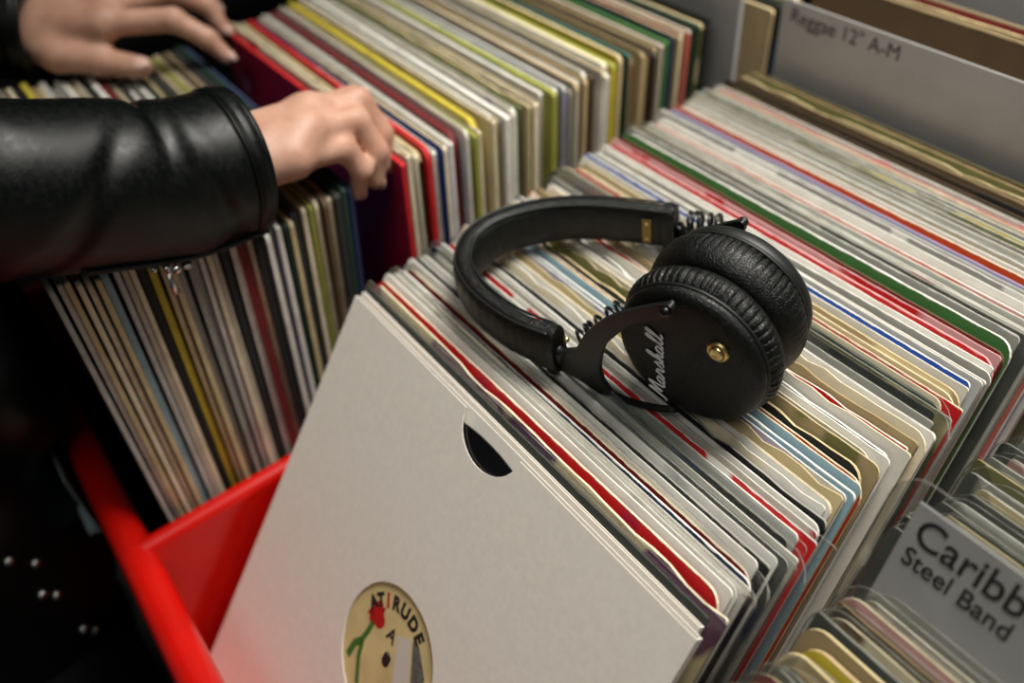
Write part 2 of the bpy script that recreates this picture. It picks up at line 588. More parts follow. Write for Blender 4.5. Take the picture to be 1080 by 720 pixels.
stack(MID, .0105, .366, lambda f: .1545-.010*min(1, f*1.6), lambda f: .245+.008*min(1, f*1.5), 36.5, 27,
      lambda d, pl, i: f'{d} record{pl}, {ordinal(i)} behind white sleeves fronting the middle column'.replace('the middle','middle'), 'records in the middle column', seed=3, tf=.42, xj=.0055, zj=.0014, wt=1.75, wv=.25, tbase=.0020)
LC = -.045-S/2
stack(LEFT1, -.157, .036, LC, lambda f: .318-.028*min(1, f*1.5), 2.5, 9,
      lambda d, pl, i: f'{d} record, {ordinal(i)} back from the red front lip, left column', 'records in front of the gap in the left column', seed=5, zj=.003, xj=.004, sides=False)
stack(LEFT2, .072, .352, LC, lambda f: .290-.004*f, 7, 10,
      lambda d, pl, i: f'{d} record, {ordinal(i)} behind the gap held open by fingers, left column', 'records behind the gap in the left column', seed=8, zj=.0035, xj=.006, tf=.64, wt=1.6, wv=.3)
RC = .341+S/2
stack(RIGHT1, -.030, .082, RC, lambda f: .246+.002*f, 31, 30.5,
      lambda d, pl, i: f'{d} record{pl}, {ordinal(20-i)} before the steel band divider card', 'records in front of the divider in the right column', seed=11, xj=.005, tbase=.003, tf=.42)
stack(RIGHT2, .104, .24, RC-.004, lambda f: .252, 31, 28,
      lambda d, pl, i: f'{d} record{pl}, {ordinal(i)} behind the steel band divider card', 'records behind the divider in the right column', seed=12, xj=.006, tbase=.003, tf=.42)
BACK = """brown kraft .15 kraft t
kraft brown .1 kraft t
brown dbrown .15 buff t
dred brown .3 brown t
olive brown .4 kraft t""".split('\n')
stack(BACK, .428, .455, .150, .300, 22, 20,
      lambda d, pl, i: f'{d} record, {ordinal(i)} behind the reggae divider card', 'records behind the reggae divider', seed=15)
BACKL = """tan cream .3 buff
black navy .3 black t
green olive .4 olive
navy charcoal .3 navy t
buff tan .3 cream o
tan brown .4 kraft""".split('\n')
stack(BACKL, .395, .430, LC+.022, .284, 10, 10,
      lambda d, pl, i: f'{d} record, {ordinal(i)} behind the blank pale divider in the left column', 'records behind the blank left divider', seed=16)

# ------------------------------------------------------------------ the two plain white sleeves in front
def disc_pts(cx, cz, r, n=48): return [(cx+r*math.cos(2*PI*i/n), cz+r*math.sin(2*PI*i/n)) for i in range(n)]
def die_cut_panel(y, thick, notch=True, hole=True):
    """panel with label hole and thumb notch, extruded"""
    bm = bmesh.new()
    w = S; h = S
    pts = [(-w/2, 0), (w/2, 0), (w/2, h)]
    if notch:
        for i in range(0, 17):
            a = -i/16*PI
            pts.append((.0258*math.cos(a), h+.0215*math.sin(a)))
    pts.append((-w/2, h))
    vs = [bm.verts.new((x, y, z)) for x, z in pts]
    es = [bm.edges.new((vs[i], vs[(i+1) % len(vs)])) for i in range(len(vs))]
    if hole:
        hv = [bm.verts.new((x, y, z)) for x, z in disc_pts(0, S/2, .0437, 64)]
        es += [bm.edges.new((hv[i], hv[(i+1) % 64])) for i in range(64)]
    r = bmesh.ops.triangle_fill(bm, edges=es, use_beauty=True)
    fs = [f for f in bm.faces]
    ext = bmesh.ops.extrude_face_region(bm, geom=fs)
    for v in [g for g in ext['geom'] if isinstance(g, bmesh.types.BMVert)]: v.co.y += thick
    bmesh.ops.recalc_face_normals(bm, faces=bm.faces[:])
    return bm
def bm_obj(bm, name, mats, parent):
    me = bpy.data.meshes.new(name); bm.to_mesh(me); bm.free()
    for m in (mats if isinstance(mats, (list, tuple)) else [mats]): me.materials.append(m)
    o = bpy.data.objects.new(name, me); COL.objects.link(o); o.parent = parent; return o

def rim_strip(mb, t):
    for sx in (-1, 1): mb.box((sx*(S/2-.0004), 0, S/2), (.0008, t, S))
    mb.box((0, 0, .0004), (S, t, .0008))
th0 = math.radians(39)
W1 = empty('record', (S/2, -S*math.sin(th0), .245-S*math.cos(th0)), 'front plain white die-cut record sleeve showing a round cream label', 'record', 'plain white sleeves fronting the middle column')
W1.rotation_euler = (-th0, 0, 0)
T1 = .0044
bm_obj(die_cut_panel(-T1/2, .0006), 'front_panel', M_WHITECARD, W1)
mb = MB(); mb.box((0, T1/2-.0003, S/2), (S, .0006, S)); rim_strip(mb, T1-.0014); mb.build('back_panel', M_WHITECARD, W1)
# vinyl disc with fine grooves, set low in the sleeve
mb = MB(); rr = [.0036, .05, .0505, .146, .1475, .1505]; N = 96
for side, y in ((0, -.0005), (1, .0005)):
    for k in range(len(rr)-1):
        vs = []; 
        for r_ in (rr[k], rr[k+1]):
            vs += [(r_*math.cos(2*PI*i/N), y, S/2+r_*math.sin(2*PI*i/N)) for i in range(N)]
        mb.add(vs, [((i), (i+1) % N, N+(i+1) % N, N+i) if side == 0 else ((i+1) % N, i, N+i, N+(i+1) % N) for i in range(N)])
vs = []
for r_ in (.1505,):
    for y in (-.0005, .0005): vs += [(r_*math.cos(2*PI*i/N), y, S/2+r_*math.sin(2*PI*i/N)) for i in range(N)]
mb.add(vs, [(i, (i+1) % N, N+(i+1) % N, N+i) for i in range(N)])
disc = mb.build('vinyl_disc', M_VINYL, W1)
# centre label, printed
M_LABEL = simple('label_paper', 'cdbb84', .6, nscale=50, var=.12)
M_LRED = simple('label_red', 'b01510', .6); M_LGREEN = simple('label_green', '35702a', .6)
M_LSTICK = simple('label_sticker', 'c9c3b8', .6); M_LGRAY = simple('label_gray', '5c5f58', .6, nscale=300, var=.3)
mb = MB(); N = 64
vs = [(.0485*math.cos(2*PI*i/N), -.0008, S/2+.0485*math.sin(2*PI*i/N)) for i in range(N)] + [(.0036*math.cos(2*PI*i/N), -.0008, S/2+.0036*math.sin(2*PI*i/N)) for i in range(N)]
mb.add(vs, [(i, (i+1) % N, N+(i+1) % N, N+i) for i in range(N)])
lab = mb.build('centre_label', M_LABEL, disc)
YL = -.00095
def lp(x, z): return (x-S/2, S+z)      # sleeve coordinates measured from the top-left corner
def flat(name, polys, mat, y=YL):
    mb = MB()
    for P in polys: mb.add([(x, y, z) for x, z in P], [tuple(range(len(P)))])
    o = mb.build(name, mat, lab); return o
def stroke(pts, w):
    out = []; L_ = []; R_ = []
    for i, p in enumerate(pts):
        a = pts[max(0, i-1)]; b = pts[min(len(pts)-1, i+1)]
        d = math.hypot(b[0]-a[0], b[1]-a[1]) or 1; nx, nz = -(b[1]-a[1])/d, (b[0]-a[0])/d
        L_.append((p[0]+nx*w, p[1]+nz*w)); R_.append((p[0]-nx*w, p[1]-nz*w))
    return [[R_[i], R_[i+1], L_[i+1], L_[i]] for i in range(len(pts)-1)]
fc = lp(.1362, -.1440)
fl = [(fc[0]+.0072*math.cos(a)*(1+.18*math.cos(3*a)), fc[1]+.0078*math.sin(a)*(1+.22*math.cos(3*a+1))) for a in [2*PI*i/22 for i in range(22)]]
flat('printed_flower', [fl, [lp(.1272, -.1490), lp(.1330, -.1480), lp(.1325, -.1440), lp(.1285, -.1450)], [lp(.1370, -.1385), lp(.1400, -.1345), lp(.1405, -.1400)]], M_LRED)
st = [lp(.1350, -.1500), lp(.1345, -.1570), lp(.1330, -.1640), lp(.1360, -.1760), lp(.1440, -.1900)]
flat('printed_stem', stroke(st, .0019)+stroke([lp(.1330, -.1660), lp(.1285, -.1720), lp(.1270, -.1830)], .0024), M_LGREEN)
flat('sticker', [[lp(.1575, -.1400), lp(.1680, -.1340), lp(.1960, -.1780), lp(.1800, -.1880)]], M_LSTICK)
flat('grey_patch', [[lp(.1700, -.1330), lp(.1760, -.1320), lp(.1900, -.1430), lp(.1920, -.1600), lp(.1860, -.1600)]], M_LGRAY, YL-.00003)
def text_mesh(name, body, size, mat, parent, M=None, align='LEFT', extrude=.00012, offset=0.0, spacing=1.0):
    cu = bpy.data.curves.new(name, 'FONT'); cu.body = body; cu.size = size; cu.align_x = align; cu.extrude = extrude; cu.offset = offset; cu.space_character = spacing
    tmp = bpy.data.objects.new('tmp_text', cu); COL.objects.link(tmp)
    dg = bpy.context.evaluated_depsgraph_get(); dg.update()
    me = bpy.data.meshes.new_from_object(tmp.evaluated_get(dg)); me.name = name
    bpy.data.objects.remove(tmp); bpy.data.curves.remove(cu)
    me.materials.clear(); me.materials.append(mat)
    o = bpy.data.objects.new(name, me); COL.objects.link(o); o.parent = parent
    if M is not None: o.matrix_local = M
    return o
def up_plane(x, y, z, rot=0.):      # text lying on a sleeve face looking to -Y
    return Matrix.Translation((x, y, z)) @ Matrix.Rotation(PI/2, 4, 'X') @ Matrix.Rotation(rot, 4, 'Z')
lc = (0, S/2)
for ch, a in (('A', 146), ('T', 134), ('I', 122), ('R', 109), ('U', 94), ('D', 78), ('E', 63)):
    ar = math.radians(a); r_ = .0310
    text_mesh('printed_letter', ch, .0112, M_LRED if ch == 'I' else M_INK, lab, up_plane(r_*math.cos(ar), YL-.00006, S/2+r_*math.sin(ar)-.002, ar-PI/2), 'CENTER', 0, .0006)
mb = MB(); mb.add([(x, YL-.00008, z) for x, z in disc_pts(0, S/2-.002, .0036, 28)], [tuple(range(28))]); mb.build('spindle_shade_dot', M_INK, lab)  # black dot painted for the darkness inside the spindle hole
ax_ = lp(.1535, -.1480); text_mesh('printed_letter', 'A', .012, M_INK, lab, up_plane(ax_[0], YL-.00006, ax_[1]), 'CENTER', 0, .0003)

W2 = empty('record', (S/2-.005, .0062-S*math.sin(math.radians(38)), .2415-S*math.cos(math.radians(38))), 'plain white record sleeve directly behind the front die-cut one, shifted left', 'record', 'plain white sleeves fronting the middle column')
W2.rotation_euler = (-math.radians(38), 0, 0)
mb = MB(); T2 = .003
mb.box((0, -T2/2+.0003, S/2), (S, .0006, S)); mb.box((0, T2/2-.0003, S/2), (S, .0006, S)); rim_strip(mb, T2-.0012); mb.build('sleeve', M_WHITECARD, W2)
mb = MB(); mb.box((0, 0, S-.008), (S-.006, .0012, .012)); mb.build('inner_sleeve', M_PAPER, W2)

# ------------------------------------------------------------------ divider cards
def divider(name, corner, w, h, lean, label, lines, over, mat_bag=None, thick=.0012):
    th = math.radians(lean)
    root = empty(name, (corner[0]+w/2, corner[1]-h*math.sin(th), corner[2]-h*math.cos(th)), label, 'divider card', 'divider cards')
    root.rotation_euler = (-th, 0, 0)
    mb = MB(); mb.box((0, 0, h/2), (w, thick, h)); bevel(mb.build('card', M_SIGN, root), .0004)
    for (s, size, x, z, off) in lines:
        text_mesh('lettering', s, size, M_INK, root, up_plane(-w/2+x, -thick/2-.0002, h-z), 'LEFT', .00008, off)
    if mat_bag:
        l, t, r = over
        pts = []
        rc = .014; W_ = w+l+r; H_ = h+t
        P, a, b = outline(W_, H_, rc, 0, seg=12)
        mb = MB(); n = len(P); sx = (r-l)/2
        F = [(x+sx, -.0018 if z < h else -.0006, z) for x, z in P]; B = [(x+sx, .0018 if z < h else .0006, z) for x, z in P]
        mb.add(F, [tuple(range(n))]); mb.add(B, [tuple(range(n-1, -1, -1))])
        for i in range(1, n): j = (i+1) % n; mb.add([F[i], B[i], B[j], F[j]], [(0, 1, 2, 3)], 1)
        mb.build('plastic_cover', [mat_bag, M_RIM], root)
    return root
divider('divider_card', (.3445, .0955, .2885), .30, .31, 29, 'white divider card in a clear pocket lettered Caribbean Steel Band',
        [('Caribbean', .0182, .0044, .0165, .00015), ('Steel Band', .0118, .0044, .0275, .0001)], (.0125, .009, .004), M_CLEAR)
divider('divider_card', (-.004, .383, .3035), .315, .30, 8, 'wide grey-white divider card lettered Reggae in the middle column', [('Reggae 12" A-M', .0150, .0090, .0150, 0)], None)
divider('divider_card', (-.345, .372, .335), .315, .315, 8, 'blank pale divider card standing tall in the left column', [], None, None, .004)
divider('divider_card', (.0, .49, .335), .315, .31, 12, 'dark-backed plain grey divider card behind the brown records', [], None)

# ------------------------------------------------------------------ the rack
X0, X1, YF, YB, ZB = -.385, .70, -.203, .60, -.03
RK = empty('record_rack', (.15, .2, -.68), 'red painted record rack with low front lip and dividers holding three columns', 'record rack')
def part(name, mb, mat, smooth=False):
    o = mb.build(name, mat, None, smooth); o.parent = RK; o.matrix_parent_inverse = Matrix.Translation((-.15, -.2, .68)); return o
mb = MB()
prof = []
for i in range(13):
    a = PI*i/12; prof.append((YF+.0045-.0135*math.cos(PI-a)*-1, 0.108+.0135*math.sin(a)))
prof = [(YF-.007, -.11), (YF-.007, .105)] + [(YF+.0055-.0125*math.cos(PI*i/12), .108+.0120*math.sin(PI*i/12)) for i in range(13)] + [(YF+.018, .100), (YF+.0035, .088), (YF+.0035, -.11)]
mb.rings([[(x, y, z) for y, z in prof] for x in (X0, X1)])
o = part('front_panel', mb, M_RED); fix_normals(o); autosmooth(o, 35)
for xd, lab_ in ((-.0295, 'a'), (.3265, 'b')):
    mb = MB(); prof = [(xd-.0075, ZB), (xd-.0075, .112)] + [(xd-.0075*math.cos(PI*i/8), .112+.0075*math.sin(PI*i/8)) for i in range(1, 8)] + [(xd+.0075, .112), (xd+.0075, ZB)]
    mb.rings([[(x, y, z) for x, z in prof] for y in (YF+.0036, YB)])
    o = part('divider_wall', mb, M_RED); fix_normals(o); autosmooth(o, 35)
for xs in (X0-.008, X1+.008):
    mb = MB(); mb.box((xs, (YF+YB)/2, .005), (.016, YB-YF+.03, .23)); bevel(part('side_panel', mb, M_RED), .004)
mb = MB(); mb.box(((X0+X1)/2, YB+.01, .06), (X1-X0, .018, .34)); bevel(part('back_panel', mb, M_DARKWOOD), .003)
mb = MB(); mb.box(((X0+X1)/2, (YF+YB)/2+.004, ZB-.01), (X1-X0, YB-YF-.004, .02)); part('base_board', mb, M_DARKWOOD)
mb = MB(); mb.box(((X0+X1)/2, (YF+YB)/2, -.09), (X1-X0-.02, YB-YF-.02, .02)); part('under_board', mb, M_DARKWOOD)
for sx in (X0+.03, X1-.03):
    for sy in (YF+.04, YB-.03):
        mb = MB(); mb.box((sx, sy, -.39), (.045, .045, .58)); bevel(part('leg', mb, M_DARKWOOD), .004)
# a little clear price-tag pocket hooked on the outside of the lip
tagp = empty('price_tag_holder', (-.14, YF-.02, .06), 'small pale plastic tag holder hooked outside the red front lip', 'tag holder')
mb = MB(); mb.box((0, .006, .036), (.05, .0015, .062)); bevel(mb.build('back_plate', simple('pale_plastic', '8fa5a6', .3), tagp), .0005)
mb = MB(); mb.box((0, .002, .010), (.05, .006, .004)); mb.build('ledge', bpy.data.materials['pale_plastic'], tagp)

# ------------------------------------------------------------------ headphones
FC = Vector((.2190, .0793, .2905)); AX = Vector((-.296, .955, 0)).normalized(); E1 = Vector((.955, .296, 0)).normalized(); E2 = Vector((0, 0, 1))
HP = empty('headphones', (.15, .09, .247), 'black over-ear headphones lying across the record tops, brass button on the cup', 'headphones')
HPi = Matrix.Translation((-.15, -.09, -.247))
HP.scale = (1.03, 1.03, 1.03); HP.location.z += .001
def hp(name, mb, mat, smooth=True, parent=None, auto=0):
    o = mb.build(name, mat, None, smooth); o.parent = parent or HP
    if parent is None: o.matrix_parent_inverse = HPi.copy()
    fix_normals(o)
    if auto: autosmooth(o, auto)
    return o
def cup_frame(c, ax, e1, e2):
    def f(r, ang, t, ov=0): return c + ax*t + (e1*math.cos(ang)*1.0+e2*math.sin(ang))*r
    return f
def make_cup(c, ax, e1, e2, front=True):
    f = cup_frame(c, ax, e1, e2); N = 180
    # shell: slightly domed leather face with rounded rim
    prof = [(.0005, -.0006), (.012, -.0004), (.024, 0), (.031, .0001), (.0345, .0005), (.0372, .0015), (.0388, .0030), (.0394, .0048), (.0392, .0060), (.0380, .0066), (.030, .0080), (.0005, .0085)]
    if not front: prof = [(r, t*1.66) for r, t in prof]
    ts = .0068 if front else .0110
    mb = MB(); mb.rings([[f(r, 2*PI*j/N, t) for j in range(N)] for r, t in prof]); shell = hp('ear_cup', mb, M_PADLEATHER if front else M_SHELL)
    # piping seam ring
    mb = MB(); rings = []
    for j in range(96):
        a = 2*PI*j/96; ring = []
        for k in range(8):
            b = 2*PI*k/8; ring.append(f(.0392+.0009*math.cos(b), a, ts+.0009*math.sin(b)))
        rings.append(ring)
    mb.rings(rings+[rings[0]], cap=False); hp('seam', mb, M_SHELL, parent=shell)
    # pleated cushion
    rnd = random.Random(4 if front else 9)
    Np = 62; ph = [rnd.uniform(-.25, .25) for _ in range(Np)]; am = [rnd.uniform(.5, 1.2) for _ in range(Np)]
    cp = [(.0386, .0072, .5), (.0405, .0085, .9), (.0418, .0105, 1), (.0425, .0130, .8), (.0424, .0155, .45), (.0416, .0180, .2), (.0400, .0203, .08), (.0375, .0219, 0), (.0345, .0226, 0), (.0310, .0222, 0), (.0280, .0208, 0), (.0262, .0180, 0), (.0255, .0120, 0), (.0255, .008, 0)]
    n2 = Np*8; rings = []
    for r, t, w in cp:
        ring = []
        
        if not front: w = w*(1 if t < .0125 else .3); t = (t if t < .0105 else .0105+(t-.0105)*1.5)+.0042
        for j in range(n2):
            u = j/n2*Np; k = int(u) % Np; fr = u-int(u)
            s = abs(math.sin(PI*(fr+ph[k]*math.sin(2*PI*fr)*.2)))
            dr = -.0017*am[k]*w*(1-s)**2.0 + .0003*w*math.sin(u*.7+t*300)
            ring.append(f(r+dr, 2*PI*j/n2+ (t-.007)*1.2*ph[k]*w, t))
        rings.append(ring)
    mb = MB(); mb.rings(rings, cap=False); hp('ear_cushion', mb, M_PADLEATHER)
    # speaker cloth inside
    mb = MB(); mb.rings([[f(r, 2*PI*j/48, t) for j in range(48)] for r, t in ((.0262, .0105), (.0005, .0108))]); hp('speaker_cloth', mb, simple('speaker_cloth', '060707', .9))
    return f, shell
fA, shellA = make_cup(FC, AX, E1, E2)
tilt = Matrix.Rotation(math.radians(5), 3, E1) @ Matrix.Rotation(math.radians(-3), 3, E2)
axB = (tilt @ -AX).normalized(); e1B = (tilt @ E1).normalized(); e2B = axB.cross(e1B); e2B = e2B if e2B.z > 0 else -e2B
FB = FC + AX*.0625 + E2*.0012 - E1*.001
fB, shellB = make_cup(FB, axB, e1B, e2B, False)
NO = -AX
# front yoke: flat forked plate lying just outside the cup face
YK = [(-.0838, -.0288), (-.0753, -.0254), (-.0652, -.0211), (-.0601, -.0139), (-.054, -.0026), (-.0431, .0105), (-.0299, .0214), (-.016, .0307), (-.0065, .0358), (-.0036, .0351), (-.0031, .032), (-.0053, .0281), (-.0149, .0227), (-.0273, .0138), (-.0375, .0012), (-.0438, -.0082), (-.0478, -.0226), (-.0475, -.0323), (-.044, -.0417), (-.0401, -.0460), (-.0275, -.0446), (-.0143, -.0386), (-.0047, -.0322), (-.0032, -.0346), (-.0177, -.0440), (-.0311, -.0490), (-.0423, -.0518), (-.0516, -.0509), (-.0616, -.0456), (-.0721, -.0436), (-.085, -.0448)]
def smooth_poly(P, n=3):
    out = []; m = len(P)
    for i in range(m):
        a, b, c, d = [np.array(P[(i+k) % m]) for k in (-1, 0, 1, 2)]
        for k in range(n):
            u = k/n; out.append(tuple(.5*((2*b)+(-a+c)*u+(2*a-5*b+4*c-d)*u*u+(-a+3*b-3*c+d)*u**3)))
    return out
def plate(P, c, e1, e2, no, o0, o1):
    bm = bmesh.new(); P = smooth_poly(P)
    vs = [bm.verts.new(c+e1*x+e2*y+no*o0) for x, y in P]
    es = [bm.edges.new((vs[i], vs[(i+1) % len(vs)])) for i in range(len(vs))]
    bmesh.ops.triangle_fill(bm, edges=es, use_beauty=True)
    ex = bmesh.ops.extrude_face_region(bm, geom=bm.faces[:])
    for v in [g for g in ex['geom'] if isinstance(g, bmesh.types.BMVert)]: v.co += no*(o1-o0)
    bmesh.ops.recalc_face_normals(bm, faces=bm.faces[:]); return bm
def hp_bm(bm, name, mat):
    o = bm_obj(bm, name, mat, HP); o.matrix_parent_inverse = HPi.copy(); return o
YK = [(x, y if y > -.033 else -.033+(y+.033)*.62) for x, y in YK]
yk = hp_bm(plate(YK, FC, E1, E2, NO, .0022, .0055), 'yoke', M_BLACKMETAL); bevel(yk, .0007); 
# pivots
def hp_ball(name, c, r, mat, ax=None, flat_=1, parent=None):
    R = ax.to_track_quat('Z', 'Y').to_matrix() if ax is not None else None
    mb = MB(); mb.ball(c, r, sc_=(1, 1, flat_), R=R, nu=20, nv=11); return hp(name, mb, mat, parent=parent)
hp_ball('pivot_screw', FC+E1*-.0066+E2*.0322+NO*.0060, .0029, M_CABLE, NO, .8)
hp_ball('pivot_screw', FC+E1*-.0055+E2*-.0330+NO*.0050, .0022, M_BLACKMETAL, NO, .6)
mb = MB(); mb.tube([FC+E1*-.0066+E2*.0322+NO*.0062, FC+E1*-.0066+E2*.0322-NO*.004], .0022, 14); hp('pivot_pin', mb, M_BLACKMETAL, auto=40)
# brass push button
bc = FC+E1*.0173+E2*.0140
def turned(c, no, prof, n=40):
    a = no.cross(E2).normalized(); b = no.cross(a)
    mb = MB(); mb.rings([[c+no*t+(a*math.cos(2*PI*j/n)+b*math.sin(2*PI*j/n))*r for j in range(n)] for r, t in prof]); return mb
o = hp('control_button', turned(bc, NO, [(.0056, -.001), (.0056, .0008), (.0051, .0016), (.0042, .0018), (.0039, .0012), (.0037, .0011), (.0034, .0026), (.0028, .0031), (.0016, .0030), (.0002, .0027)]), M_BRASS, auto=30)
# script logo, reading upwards along the face
def logo_strokes():
    A = lambda x: [(x+.42, .44), (x+.25, .55), (x+.06, .32), (x+.08, .06), (x+.22, 0), (x+.38, .2), (x+.46, .52), (x+.40, .12), (x+.52, 0), (x+.66, .16)]
    Ll = lambda x: [(x, .16), (x+.22, .62), (x+.36, 1.12), (x+.30, 1.26), (x+.18, 1.1), (x+.12, .5), (x+.14, .08), (x+.26, 0), (x+.42, .16)]
    st = [[(-.12, -.12), (.02, -.02), (.16, .5), (.34, 1.22), (.40, .7), (.42, .2), (.62, .75), (.86, 1.22), (.84, .6), (.86, .1), (.98, 0), (1.12, .16)]]
    st.append(A(1.08)); x = 1.74
    st.append([(x, .16), (x+.12, .45), (x+.16, .62), (x+.2, .5), (x+.36, .5), (x+.34, .1), (x+.46, 0), (x+.58, .16)]); x += .58
    st.append([(x, .16), (x+.2, .5), (x+.26, .66), (x+.36, .3), (x+.34, .04), (x+.16, .02)]); st.append([(x+.34, .04), (x+.54, .16)]); x += .54
    st.append([(x, .16), (x+.2, .6), (x+.34, 1.12), (x+.28, 1.26), (x+.16, 1.1), (x+.1, .5), (x+.06, 0), (x+.2, .42), (x+.36, .52), (x+.36, .12), (x+.46, 0), (x+.58, .16)]); x += .58
    st.append(A(x)); x += .66
    st.append(Ll(x)); x += .42; st.append(Ll(x))
    return st
U = .0412/4.75
mb = MB()
for s_ in logo_strokes():
    sp_ = spline([(px+.18*py, py, 0) for px, py in s_], len(s_)*4)
    pts = [FC+E2*(-.0318+p[0]*U)-E1*(.0118+p[1]*U*.86)+NO*.0009 for p in sp_]
    mb.tube(pts, .00048, 6)
o = hp('script_logo', mb, M_LOGO, parent=shellA)
# headband: padded strap standing on edge
HB = [(.1500, .0530, .2665), (.136, .0478, .2665), (.122, .0442, .2665), (.104, .0425, .2665), (.084, .0435, .2668), (.064, .0500, .267), (.0495, .0640, .2675), (.0445, .0810, .268), (.0475, .0990, .268), (.0570, .1180, .268), (.0720, .1350, .268), (.0890, .1490, .2675), (.1060, .1610, .267), (.1150, .1670, .267)]
cl = [Vector(p) for p in spline(HB, 120)]
def band_ring(i, hw, ht, n=28, pw=3.2):
    p = cl[i]; t = (cl[min(i+1, len(cl)-1)]-cl[max(i-1, 0)]).normalized(); up = Vector((0, 0, 1)); up = (up-t*up.dot(t)).normalized(); si = t.cross(up)
    out = []
    for j in range(n):
        a = 2*PI*j/n; c_, s_ = math.cos(a), math.sin(a)
        k = (abs(c_)**pw+abs(s_)**pw)**(-1/pw)
        out.append(p+si*(c_*k*hw)+up*(s_*k*ht))
    return out, p, t, up, si
rings = []
for i in range(len(cl)):
    e = min(i, len(cl)-1-i); hw = .0062; ht = .0142
    if e < 9: hw = .0050+.0012*(e/9); ht = .0132+.001*(e/9)
    mid = math.exp(-((i-58)/34)**2); hw += .0012*mid; ht += .0006*mid
    w = .00018*math.sin(i*1.7)+.00015*math.sin(i*.63+1)
    rings.append(band_ring(i, hw+w, ht, pw=2.6)[0])
mb = MB(); mb.rings(rings); band = hp('headband', mb, M_PADLEATHER); autosmooth(band, 60)
for sg in (1, -1):
    mb = MB(); pts = []
    for i in range(2, len(cl)-2):
        r_, p, t, up, si = band_ring(i, .0062, .0142); pts.append(p+si*(sg*.0046)+up*.0134)
    mb.tube(pts, .00075, 6); hp('piping', mb, M_SHELL, parent=band)
# folded leather ends
for i0, i1 in ((0, 7), (113, 120)):
    mb = MB(); rings = []
    for i in range(i0, i1+1): rings.append(band_ring(i, .0068+.0002*math.sin(i*2), .0147+.0003*math.sin(i*3))[0])
    mb.rings(rings); autosmooth(hp('end_cuff', mb, M_PADLEATHER, parent=band), 50)
# brass plate on the inner face near the far end
r_, p, t, up, si = band_ring(108, .0062, .0142)
sd = si if si.dot(Vector((.6, -.8, 0))) > 0 else -si
Rm = Matrix((t, sd, up)).transposed()
mb = MB(); mb.box(p+sd*.0071, (.0056, .0010, .0165), R=Rm); bp_ = hp('brass_plate', mb, simple('old_brass', '6d5d38', .4, 1.0, 300, .2, .0003), smooth=False, parent=band); bevel(bp_, .0003)
for k in (-1, 1): hp_ball('rivet', p+sd*.0077+up*k*.0055, .0009, M_BRASS, sd, .5, parent=bp_)
# slider bar from the near band end into the yoke
mb = MB(); a_ = cl[0]; b_ = FC+E1*-.078+E2*-.0360+NO*.0042
d_ = (a_-b_).normalized(); a2 = a_-d_*.012
mb.tube([cl[3], a_, b_, b_-d_*.006], .0042, 12); hp('slider', mb, M_BLACKMETAL)
hp_ball('rivet', Vector((.1512, .0575, .2715)), .0017, M_BRASS)
# rear yoke: far band end to the outside of the far cup
oB = -axB
ykB = [(x*.92, -y*.55+.006) for x, y in YK]
P0_ = cl[-1]; 
pvB = FB + oB*.0045 + e1B*-.006+e2B*.0322
bm = plate([(x*.9, y) for x, y in YK], Vector((0, 0, 0)), Vector((1, 0, 0)), Vector((0, 1, 0)), Vector((0, 0, 1)), -.0012, .0012)
bmesh.ops.subdivide_edges(bm, edges=bm.edges[:], cuts=2, use_grid_fill=True)
sgn = 1 if oB.dot(AX) > 0 else -1
dP = P0_-FB; ex_, ey_, eo_ = dP.dot(e1B), dP.dot(e2B), dP.dot(oB)
for v in bm.verts:
    x, y, o_ = v.co; k = max(0, min(1, (-x-.030)/.044)); k = k*k*(3-2*k)*.5+k*.5
    x2 = x*(ex_/-.0765 if x < 0 else 1) if x < -.03 else x
    v.co = FB+e1B*x2+e2B*(y+(ey_+.0325)*k)+oB*(.0042+o_+(eo_-.0042)*k)
bmesh.ops.recalc_face_normals(bm, faces=bm.faces[:])
hp_bm(bm, 'yoke', M_BLACKMETAL)
hp_ball('pivot_screw', pvB+oB*.0030, .0028, M_BLACKMETAL, oB, .8)
hp_ball('pivot_screw', FB+oB*.0050+e1B*-.006+e2B*-.033, .0024, M_BLACKMETAL, oB, .6)
# coiled leads
def coil(p0, p1, r, turns, wire, lead0, lead1):
    p0, p1 = Vector(p0), Vector(p1); ax = (p1-p0); L_ = ax.length; ax.normalize()
    a = ax.cross(Vector((0, 0, 1))).normalized(); b = ax.cross(a); pts = [Vector(lead0)]
    n = int(turns*14)
    for i in range(n+1):
        u = i/n; pts.append(p0+ax*(L_*(u+.06*math.sin(u*9)))+(a*math.cos(2*PI*turns*u)+b*math.sin(2*PI*turns*u))*r)
    pts.append(Vector(lead1)); mb = MB(); mb.tube(pts, wire, 8); return mb
hp('coiled_cable', coil((.1500, .0640, .264), (.1545, .0920, .2735), .0052, 6.0, .00105, (.1475, .0570, .262), tuple(FC+E1*-.038+E2*-.016+AX*.006)), M_CABLE)
hp('coiled_cable', coil((.1190, .1690, .272), (.1390, .1780, .275), .0062, 5.0, .0011, (.1120, .1650, .268), tuple(FB+e1B*-.034+e2B*.012)), M_CABLE)

